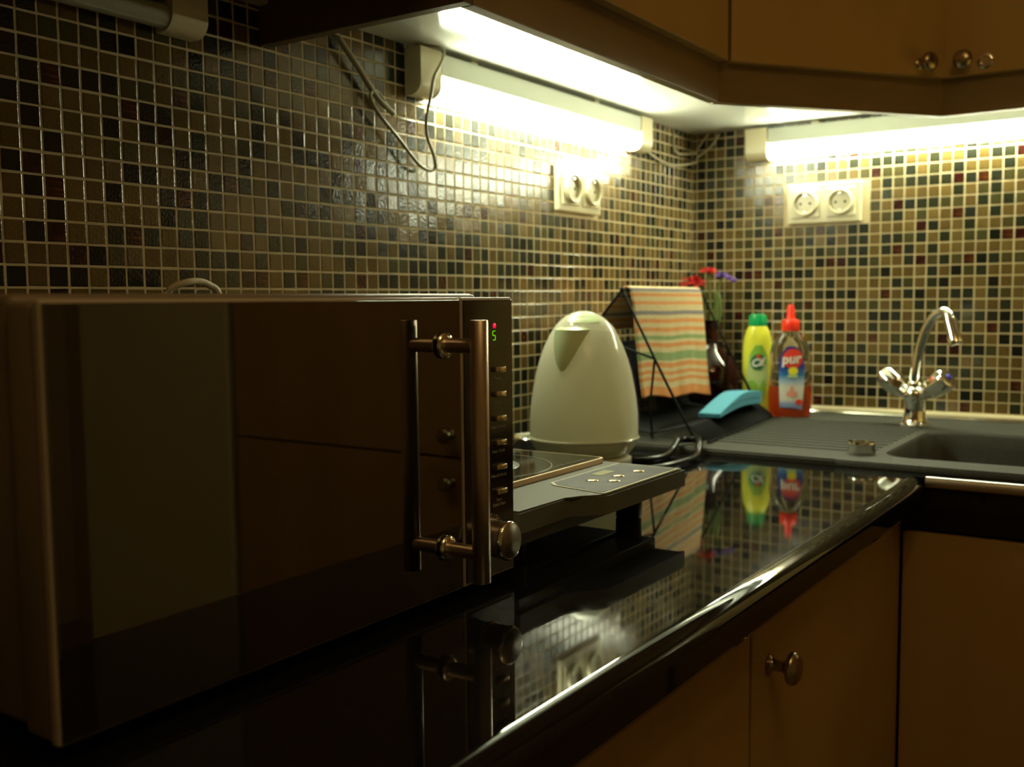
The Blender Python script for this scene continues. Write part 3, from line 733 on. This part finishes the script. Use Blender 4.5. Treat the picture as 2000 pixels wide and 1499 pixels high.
for k in range(13):
    y = -.520+k*.030; box(bm, (.09, y-.0035, ST-.0005), (.530-.0, y+.0035, ST+.0018), .0012, 2)
o = obj('drainer_ribs', bm, MAT['sink'], sk, auto=40); o['kind'] = 'stuff'
obj('waste', LA([(.04, 0), (.042, .002), (.030, .003), (.0, .001)], (.77, -.375, ST-.1548), 32), MAT['chrome'], sk, smooth=True)
# popup waste control
wc = U(1683, 886, 2, ST)
t = thing('waste_knob', 'small round chrome waste control knob at the corner of the sink bowl', 'knob', wc)
obj('knob_body', LA([(.0, .0002), (.020, .0002), (.0205, .003), (.019, .011), (.0205, .0155), (.0195, .018), (.010, .0182), (0, .0172)], wc, 36), MAT['chrome'], t, smooth=True, auto=40)

# ------------------------------------------------------------------ tap
tx, ty = .507, -.150
tp = thing('kitchen_tap', 'chrome mixer tap with curved spout and two angled cross handles at the sink', 'tap', (tx, ty, ST))
cr = rgt.copy(); cr.z = 0; cr.normalize()       # handles spread roughly across the view
obj('base', LA([(.028, .0003), (.028, .003), (.022, .006), (.019, .012), (.018, .045), (.021, .052), (.022, .060), (.017, .068), (.012, .072)], (tx, ty, ST), 36), MAT['chrome'], tp, smooth=True, auto=60)
bv = Vector((tx, ty, ST+.045)); xd = Vector((.93, -.36, 0)).normalized()
for s, m in ((-1, 'pred'), (1, 'bluedot')):
    ax = (xd*s*.80+Vector((0, 0, .58))).normalized()
    vb = obj('valve', LA([(.011, .008), (.011, .026), (.0135, .028), (.0135, .031)], bv, 24, ax), MAT['chrome'], tp, smooth=True, auto=40)
    bm = bmesh.new(); nn = 48; prof = [(.0140, .0315), (.0175, .035), (.0200, .052), (.0212, .072), (.0195, .079), (.014, .081), (0, .0815)]
    lathe(bm, prof, bv, nn, ax)
    for v in bm.verts:
        d_ = v.co-bv; hgt = d_.dot(ax); rad = d_-ax*hgt
        if .034 < hgt < .076 and rad.length > .005:
            u, w = frame_of(ax); an = math.atan2(rad.dot(w), rad.dot(u)); v.co = bv+ax*hgt+rad*(1+.055*math.cos(6*an))
    hdl = obj('handle', bm, MAT['chrome'], tp, smooth=True)
    obj('colour_dot', LA([(.006, .0817), (.006, .0827), (0, .0831)], bv, 16, ax), MAT[m], hdl)
pth = [(tx, ty, ST+.070), (tx, ty-.001, ST+.095), (tx+.006, ty-.003, ST+.135), (tx+.018, ty-.010, ST+.175), (tx+.034, ty-.020, ST+.200), (tx+.052, ty-.033, ST+.209), (tx+.062, ty-.044, ST+.203), (tx+.067, ty-.051, ST+.192)]
obj('spout', T(spline(pth, 8), .0088, 20), MAT['chrome'], tp, smooth=True)
e0 = Vector(pth[-1]); ed = Vector((.16, -.12, -.55)).normalized()
obj('aerator', LA([(.0090, -.006), (.0108, -.002), (.0108, .024), (.0125, .028), (.0125, .040), (.0095, .042), (.0, .040)], e0, 24, ed), MAT['chrome'], tp, smooth=True, auto=40)
obj('collar', LA([(.0125, 0), (.0125, .012), (.010, .016)], (tx, ty, ST+.066), 24), MAT['chrome'], tp, smooth=True, auto=40)

# ------------------------------------------------------------------ bottles
def ellip_lathe(prof, c, a, b, rot, n=40):
    """prof: (scale, z); ellipse semi axes a,b rotated by rot about z"""
    bm = bmesh.new(); rings = []
    for s, z in prof:
        sa, sb = s if isinstance(s, tuple) else (s, s)
        rings.append([bm.verts.new(Vector((c[0], c[1], c[2]+z))+Matrix.Rotation(rot, 3, 'Z') @ Vector((a*sa*math.cos(2*PI*k/n), b*sb*math.sin(2*PI*k/n), 0))) for k in range(n)])
    for p, q in zip(rings, rings[1:]):
        for k in range(n): bm.faces.new((p[k], p[(k+1) % n], q[(k+1) % n], q[k]))
    bm.faces.new(rings[0]); bm.faces.new(rings[-1]); return bm
def label_patch(c, a, b, rot, poly, off, th=.0004):
    """flat 2D polygon (u along the width, z) wrapped on the elliptic front"""
    R = Matrix.Rotation(rot, 3, 'Z'); bm = bmesh.new()
    def P3(u, z, o):
        uu = max(-.98, min(.98, u/a)); return Vector((c[0], c[1], c[2]+z))+R @ Vector((u, -(b+o)*math.sqrt(1-uu*uu)-o, 0))
    zs = sorted({round(p[1], 5) for p in poly}); 
    # strip mesh by horizontal slices
    n = 22; z0, z1 = min(zs), max(zs); rows = []
    for i in range(n+1):
        z = z0+(z1-z0)*(i/n)*.9998+1e-6; xs = []
        for (x1, y1), (x2, y2) in zip(poly, poly[1:]+poly[:1]):
            if (y1 <= z < y2) or (y2 <= z < y1): xs.append(x1+(x2-x1)*(z-y1)/(y2-y1))
        if len(xs) >= 2: rows.append([bm.verts.new(P3(min(xs)+(max(xs)-min(xs))*k/8, z, off+th)) for k in range(9)])
    for p, q in zip(rows, rows[1:]):
        for k in range(8): bm.faces.new((p[k], p[k+1], q[k+1], q[k]))
    return bm
def wrap_text(s, size, c, a, b, rot, u0, z0, off, shear=0, bold=.0, tilt=0):
    bm = text_bm(s, size, Matrix.Rotation(tilt, 4, 'Z'), .0001, 'CENTER', shear, bold)
    R = Matrix.Rotation(rot, 3, 'Z')
    for v in bm.verts:
        u, z = v.co.x+u0, v.co.y+z0; uu = max(-.98, min(.98, u/a))
        v.co = Vector((c[0], c[1], c[2]+z))+R @ Vector((u, -(b+off)*math.sqrt(1-uu*uu)-off-v.co.z, 0))
    return bm
def oval(cx, cz, rx, rz, n=28, tilt=0):
    return [(cx+rx*math.cos(a)*math.cos(tilt)-rz*math.sin(a)*math.sin(tilt), cz+rx*math.cos(a)*math.sin(tilt)+rz*math.sin(a)*math.cos(tilt)) for a in [2*PI*k/n for k in range(n)]]
# cream cleaner: yellow bottle, green cap
cf = (.197, -.122, ST+.0003); rot = math.radians(30)
t = thing('cleaner_bottle', 'yellow cleaner bottle with green cap and oval logo label', 'bottle', cf)
pf = [((.80, .8), 0), ((.88, .9), .003), ((.92, .95), .020), ((.96, 1), .060), ((1, 1), .095), ((1.0, 1), .120), ((.97, .98), .140), ((.88, .92), .158), ((.76, .82), .170), ((.62, .72), .178), ((.60, .70), .179)]
obj('bottle_body', ellip_lathe(pf, cf, .0295, .020, rot), MAT['yellow'], t, smooth=True, auto=60)
obj('cap', ellip_lathe([((.62, .72), .1792), ((.64, .74), .182), ((.58, .68), .197), ((.52, .60), .202), ((.40, .45), .203)], cf, .0295, .020, rot), MAT['green'], t, smooth=True, auto=50)
lb = obj('label', label_patch(cf, .0295, .020, rot, [(-.024, .030), (-.010, .022), (.012, .040), (.018, .075), (.016, .120), (.004, .142), (-.008, .142), (-.020, .120), (-.024, .080)], .0004), MAT['lpale'], t)
obj('label_arch', label_patch(cf, .0295, .020, rot, [(-.019, .105), (-.014, .118), (-.002, .128), (.010, .118), (.015, .100), (.014, .122), (.006, .141), (-.008, .141), (-.017, .125)], .0009), MAT['lgreen'], lb)
obj('emblem', label_patch(cf, .0295, .020, rot, oval(-.003, .108, .0135, .0165, tilt=-.3), .0013), MAT['ldark'], lb)
obj('lettering', wrap_text('Cif', .021, cf, .0295, .020, rot, -.004, .106, .0019, .25, .0006, .15), MAT['white'], lb)
obj('emblem_dot', label_patch(cf, .0295, .020, rot, oval(-.002, .119, .0042, .0036), .0020), MAT['pred'], lb)
obj('leaf', label_patch(cf, .0295, .020, rot, [(.002, .040), (.012, .046), (.014, .062), (.009, .074), (.003, .064), (-.001, .050)], .0010), MAT['lgreen'], lb)
obj('lime_print', label_patch(cf, .0295, .020, rot, oval(-.012, .060, .008, .012, tilt=.5), .0010), MAT['lgreen'], lb)
# washing-up liquid: clear bottle, red cap, orange liquid
pu = (.268, -.133, ST+.0003); rot2 = math.radians(28); a_, b_ = .0420, .022
t = thing('dish_soap_bottle', 'clear dish soap bottle with red cap and orange liquid in the lower third', 'bottle', pu)
pw = [((.86, .85), 0), ((.93, .95), .004), ((.98, 1), .020), ((1, 1), .045), ((.95, 1), .070), ((.88, .97), .095), ((.90, .97), .112), ((.92, .95), .128), ((.86, .90), .142), ((.70, .78), .154), ((.46, .62), .163), ((.36, .60), .167), ((.36, .60), .170)]
obj('bottle_body', ellip_lathe(pw, pu, a_, b_, rot2), MAT['clear'], t, smooth=True)
obj('liquid', ellip_lathe([((.82, .78), .0025), ((.90, .88), .006), ((.94, .93), .020), ((.96, .93), .045), ((.925, .93), .062)], pu, a_, b_, rot2), MAT['soap'], t, smooth=True, auto=50)
obj('cap', ellip_lathe([((.40, .72), .1702), ((.41, .76), .172), ((.40, .74), .190), ((.36, .66), .1925), ((.22, .42), .1935), ((.20, .38), .196), ((.17, .32), .214), ((.10, .2), .222)], pu, a_, b_, rot2), MAT['red'], t, smooth=True, auto=40)
lm, nt, bb = ramp_mat('soap_label_film', 2, .016, .142, [(0, (.18, .26, .52)), (.10, (.22, .30, .55)), (.16, (.62, .64, .58)), (.36, (.66, .68, .60)), (.46, (.30, .45, .62)), (.55, (.02, .16, .42)), (.68, (.012, .02, .26)), (1, (.02, .02, .22))])
lb = obj('label', label_patch(pu, a_*.94, b_, rot2, [(-.022, .018), (.020, .016), (.024, .060), (.024, .105), (.020, .128), (.006, .141), (-.008, .141), (-.020, .128), (-.025, .105), (-.024, .070)], .0006), lm, t)
obj('emblem', label_patch(pu, a_*.94, b_, rot2, oval(.001, .117, .0195, .0195), .0011), MAT['pred'], lb)
obj('lettering', wrap_text('pur', .026, pu, a_*.94, b_, rot2, -.002, .116, .0018, .15, .0009, .08), MAT['white'], lb)
obj('badge', label_patch(pu, a_*.94, b_, rot2, oval(.002, .093, .0095, .0075), .0013), MAT['pyellow'], lb)
obj('badge_band', label_patch(pu, a_*.94, b_, rot2, [(-.009, .080), (.011, .080), (.010, .086), (-.008, .086)], .0014), MAT['lpale'], lb)
for u, z, ru, rz, ti in ((0, .052, .004, .012, 0), (0, .048, .011, .0045, .3), (0, .048, .011, .0045, -.3)):
    obj('flower_print', label_patch(pu, a_*.94, b_, rot2, oval(u, z, ru, rz, tilt=ti), .0012+abs(ti)*.0002), MAT['pink'], lb)
obj('fruit_print', label_patch(pu, a_*.94, b_, rot2, oval(.014, .032, .007, .006), .0012), MAT['pred'], lb)

# ------------------------------------------------------------------ vase with flowers
vc = Vector((.082, -.092, ST+.0003))
t = thing('flower_vase', 'dark red glass vase with round belly and slim neck behind the dish rack', 'vase', vc)
obj('vase_body', LA([(.0, 0), (.032, 0), (.045, .006), (.056, .030), (.061, .060), (.058, .088), (.045, .110), (.028, .126), (.017, .142), (.0145, .165), (.016, .180), (.021, .190), (.019, .190), (.014, .180), (.012, .165), (.012, .150)], vc, 48, cap=False), MAT['vase'], t, smooth=True)
def flower(base, head, label, mat, r, kind):
    f = thing('flower', label, 'flower', base, 'flowers in the red vase')
    mid = (Vector(base)+Vector(head))/2+Vector((random.uniform(-.006, .006), 0, .01))
    obj('stem', T(spline([base, mid, head], 8), .0022, 6), MAT['stem'], f, smooth=True)
    hd_ = Vector(head); bm = bmesh.new()
    for k in range(90):
        u_ = random.uniform(-.35, 1); a = random.uniform(0, 2*PI); d = Vector((math.cos(a)*math.sqrt(1-u_*u_), math.sin(a)*math.sqrt(1-u_*u_), u_*.62)); rr = r*random.uniform(.8, 1.05)
        s = Vector((-math.sin(a), math.cos(a), 0)); w = r*.09; p1 = hd_+d*rr*.6; p2 = hd_+d*rr-Vector((0, 0, r*.08))
        v = [bm.verts.new(hd_+d*r*.08), bm.verts.new(p1+s*w), bm.verts.new(p2), bm.verts.new(p1-s*w), bm.verts.new(p1+Vector((0, 0, .0012)))]
        bm.faces.new((v[0], v[1], v[4])); bm.faces.new((v[1], v[2], v[4])); bm.faces.new((v[2], v[3], v[4])); bm.faces.new((v[3], v[0], v[4]))
    o = obj('petals', bm, mat, f); o['kind'] = 'stuff'
    obj('flower_centre', LA([(0, r*.22), (r*.18, r*.2), (r*.26, r*.1), (r*.2, 0), (0, -r*.05)], hd_, 16, cap=False), mat, f, smooth=True)
    return f
flower(vc+Vector((-.003, -.002, .125)), (.045, -.095, .016), 'drooping red gerbera, leftmost flower in the vase', MAT['petal_red'], .036, 0)
flower(vc+Vector((.003, .003, .125)), (.073, -.082, .040), 'red carnation, topmost flower in the vase', MAT['petal_red'], .022, 0)
fv = flower(vc+Vector((.005, -.003, .125)), (.105, -.085, .030), 'violet flower leaning right, rightmost in the vase', MAT['petal_violet'], .018, 0)
bm = bmesh.new()
for k in range(9):
    c = Vector((.100+.0045*k, -.086-.001*k, .033-.0016*k+random.uniform(-.003, .003)))
    bmesh.ops.create_icosphere(bm, subdivisions=1, radius=.0048*random.uniform(.7, 1.1), matrix=Matrix.Translation(c))
o = obj('florets', bm, MAT['petal_violet'], fv, smooth=True); o['kind'] = 'stuff'
bm = bmesh.new()
for k in range(4):
    a = k*1.3; b0 = vc+Vector((.006*math.cos(a), .006*math.sin(a), .165)); b1 = b0+Vector((.016*math.cos(a), .013*math.sin(a), .035)); b2 = b0+Vector((.012*math.cos(a), .008*math.sin(a), .085))
    tube(bm, spline([b0, b1, b2], 5), [.0015]+[.004]*9+[.0012], 6)
o = obj('leaf_bunch', bm, MAT['stem'], fv, smooth=True)

# ------------------------------------------------------------------ dish rack
RA = Vector((.1328, -.579, 0)); RU = Vector((-.0418, .425, 0)).normalized(); RV = Vector((RU.y, -RU.x, 0)); RL = .415
def R3(u, v, z): return RA+RU*u+RV*v+Vector((0, 0, ST+z))
rk = thing('dish_rack', 'black wire folding dish rack with A-shaped ends standing on the drainer', 'dish rack', R3(RL/2, 0, 0))
w = .0023
for u in (0, RL):
    bm = bmesh.new()
    tube(bm, [R3(u, 0, .251), R3(u, .0625, .128), R3(u, .128, .0035)], w, 8)
    tube(bm, [R3(u, 0, .251), R3(u, -.072, .165), R3(u, -.092, .12), R3(u, -.085, .0035)], w, 8)
    tube(bm, [R3(u, .058, .136), R3(u, .050, .06), R3(u, .054, .0035)], w*.9, 8)
    tube(bm, [R3(u, .058, .137), R3(u, .0, .156), R3(u, -.082, .160)], w*.9, 8)
    obj('end_frame', bm, MAT['blackwire'], rk, smooth=True)
    bm = bmesh.new(); bmesh.ops.create_icosphere(bm, subdivisions=2, radius=.0042, matrix=Matrix.Translation(R3(u, 0, .252)))
    obj('joint', bm, MAT['blackwire'], rk, smooth=True)
obj('top_bar', T([R3(0, 0, .251), R3(RL, 0, .251)], w, 8), MAT['blackwire'], rk, smooth=True)
rails = [(.150, .0032), (.118, .027), (.050, .012), (-.02, .022), (-.085, .155), (.128, .0035)]
bm = bmesh.new()
for v, z in rails: tube(bm, [R3(0, v, z), R3(RL, v, z)], w*.85, 6)
obj('rails', bm, MAT['blackwire'], rk, smooth=True)
bm = bmesh.new()
for k in range(54):
    u = .004+k*(RL-.008)/53
    tube(bm, [R3(u, .150, .0032+.001), R3(u, .118, .028), R3(u, .050, .013)], .0014, 4, caps=False)
    tube(bm, [R3(u, .050, .013), R3(u, -.02, .023), R3(u, -.085, .156)], .0014, 4, caps=False)
o = obj('wire_grid', bm, MAT['blackwire'], rk, smooth=True); o['kind'] = 'stuff'

# ------------------------------------------------------------------ towel over the top bar
cream = (.62, .50, .27); orange = (.66, .27, .075); green = (.24, .33, .13); blue = (.22, .19, .20)
fr = [(0, orange), (.025, cream), (.065, blue), (.095, cream), (.11, orange), (.14, cream), (.18, orange), (.21, cream), (.265, blue), (.297, cream), (.333, orange), (.368, cream), (.41, orange), (.443, cream), (.48, green), (.512, cream), (.54, orange), (.575, cream), (.62, green), (.688, cream), (.71, orange), (.748, cream), (.78, orange), (.812, cream), (.836, orange), (.868, cream), (.915, orange)]
tm, nt, bb = ramp_mat('striped_cotton', 1, 0, 1, fr, .9, 'CONSTANT', 'UV')
_n = nt.nodes.new('ShaderNodeTexNoise'); _n.inputs['Scale'].default_value = 320; _n.inputs['Detail'].default_value = 2
_tc = nt.nodes.new('ShaderNodeTexCoord'); nt.links.new(_tc.outputs['Object'], _n.inputs[0])
_mx = nt.nodes.new('ShaderNodeMix'); _mx.data_type = 'RGBA'; _mx.blend_type = 'MULTIPLY'; _mx.inputs[0].default_value = .55
_cl = nt.nodes.new('ShaderNodeValToRGB'); _cl.color_ramp.elements[0].position = .35; _cl.color_ramp.elements[1].position = .6; _cl.color_ramp.elements[0].color = (.55, .55, .55, 1); nt.links.new(_n.outputs[0], _cl.inputs[0])
_src = bb.inputs['Base Color'].links[0].from_socket; nt.links.new(_src, _mx.inputs[6]); nt.links.new(_cl.outputs[0], _mx.inputs[7]); nt.links.new(_mx.outputs[2], bb.inputs['Base Color'])
ws = nt.nodes.new('ShaderNodeTexWave'); ws.bands_direction = 'X'; ws.inputs['Scale'].default_value = 26; ws.inputs['Distortion'].default_value = 1.5
uvn = nt.nodes.new('ShaderNodeTexCoord'); nt.links.new(uvn.outputs['UV'], ws.inputs[0])
bp_ = nt.nodes.new('ShaderNodeBump'); bp_.inputs['Strength'].default_value = .5; bp_.inputs['Distance'].default_value = .002
nt.links.new(ws.outputs[1], bp_.inputs['Height']); nt.links.new(bp_.outputs[0], bb.inputs['Normal'])
bm = bmesh.new(); uvl = bm.loops.layers.uv.new('UVMap')
NU, NV = 44, 70; grid = []
path = []   # (v, z, s) s: 0 at the bar on the front, 1 at the front hem; negative at the back
back = [(-.064, .182), (-.045, .205), (-.025, .230), (-.010, .2475)]
front = [(-.004, .2555), (.003, .2565), (.008, .251), (.010, .240), (.014, .20), (.018, .15), (.022, .10), (.026, .069)]
pl = spline([Vector((v, z, 0)) for v, z in back+front], 7)
ln = [0]
for a, b in zip(pl, pl[1:]): ln.append(ln[-1]+(b-a).length)
s0 = ln[4*7-2]
for i, p in enumerate(pl):
    row = []
    s = (ln[i]-s0)/(ln[-1]-s0)
    for k in range(NU+1):
        uu = k/NU; u = .018+uu*.372
        fold = .0022*math.sin(uu*19+1.3*s)*max(0, s)+.0012*math.sin(uu*43+.7)*max(0, s)
        hem = (-.024*uu+.003*math.sin(uu*11))*max(0, s)**1.5
        side = (.007 if uu > .5 else -.0)*max(0, s)**2
        row.append(bm.verts.new(R3(u+side*uu+.010*max(0, s)*(1-uu)*.3, p.x+fold, p.y+hem)))
    grid.append((s, row))
for (sa, a), (sb, b) in zip(grid, grid[1:]):
    for k in range(NU):
        f = bm.faces.new((a[k], a[k+1], b[k+1], b[k])); f.smooth = True
        for lp_, (uu, ss) in zip(f.loops, ((k/NU, sa), ((k+1)/NU, sa), ((k+1)/NU, sb), (k/NU, sb))):
            lp_[uvl].uv = (uu, ss if ss >= 0 else (-ss) % 1)
tw = obj('tea_towel', bm, tm, loc=R3(RL/2, 0, .252), smooth=True)
tag(tw, 'orange and cream striped tea towel with green and blue bands over the rack', 'towel')
md = tw.modifiers.new('thick', 'SOLIDIFY'); md.thickness = .0022; md.offset = 0

# ------------------------------------------------------------------ sponge on the rack
p0 = R3(.105, .118, .0305); p1 = R3(.372, .118, .0305)
bm = bmesh.new(); NS = 14; du = (p1-p0); L_ = du.length; du.normalize(); wv = Vector((-RV.x, -RV.y, 0)); secs = []
for k in range(NS+1):
    f = k/NS; th = .025*min(1, .30+f*1.3); zc = .007*math.sin(f*PI)
    c = p0+du*(L_*f)+Vector((0, 0, zc)); hw = .020
    secs.append([c+wv*hw*s_+Vector((0, 0, tz)) for s_, tz in ((-1, 0), (1, 0), (1, th*.45), (1, th), (-1, th), (-1, th*.45))])
def strip(lo_i, mat_name):
    bm = bmesh.new(); rows = [[bm.verts.new(s[i]) for i in lo_i] for s in secs]; m = len(lo_i)
    for a, b in zip(rows, rows[1:]):
        for k in range(m): bm.faces.new((a[k], a[(k+1) % m], b[(k+1) % m], b[k]))
    bm.faces.new(rows[0]); bm.faces.new(rows[-1]); bmesh.ops.recalc_face_normals(bm, faces=bm.faces)
    es = [e for e in bm.edges if e.calc_face_angle(0) > 1]; bmesh.ops.bevel(bm, geom=es, offset=.0012, segments=2, affect='EDGES'); return bm
t = thing('sponge', 'curved blue cleaning sponge lying on the front of the dish rack', 'sponge', p0)
obj('foam', strip((5, 2, 3, 4), ''), MAT['sponge'], t, auto=60)
obj('scourer', strip((0, 1, 2, 5), ''), MAT['sponge'], t, auto=60)

# ------------------------------------------------------------------ ceiling lamp of the room, behind the camera
lc = Vector((1.17, -1.80, RZ1))
t = thing('ceiling_lamp', 'five-bulb ceiling lamp of the room, mirrored as small warm highlights', 'lamp', lc)
obj('canopy', LA([(.06, -.0005), (.06, -.01), (.03, -.03), (.008, -.04), (.008, -.30), (.03, -.31), (.03, -.34), (0, -.35)], lc, 32), MAT['brass'], t, smooth=True)
for k in range(5):
    a = 2*PI*k/5; d = Vector((math.cos(a), math.sin(a), 0))
    arm = obj('arm', T(spline([lc+Vector((0, 0, -.32))+d*.02, lc+Vector((0, 0, -.38))+d*.12, lc+Vector((0, 0, -.34))+d*.20], 5), .006, 8), MAT['brass'], t, smooth=True)
    bm = bmesh.new(); bmesh.ops.create_uvsphere(bm, u_segments=16, v_segments=10, radius=.028, matrix=Matrix.Translation(lc+Vector((0, 0, -.308))+d*.20))
    obj('bulb', bm, MAT['bulb'], arm, smooth=True)
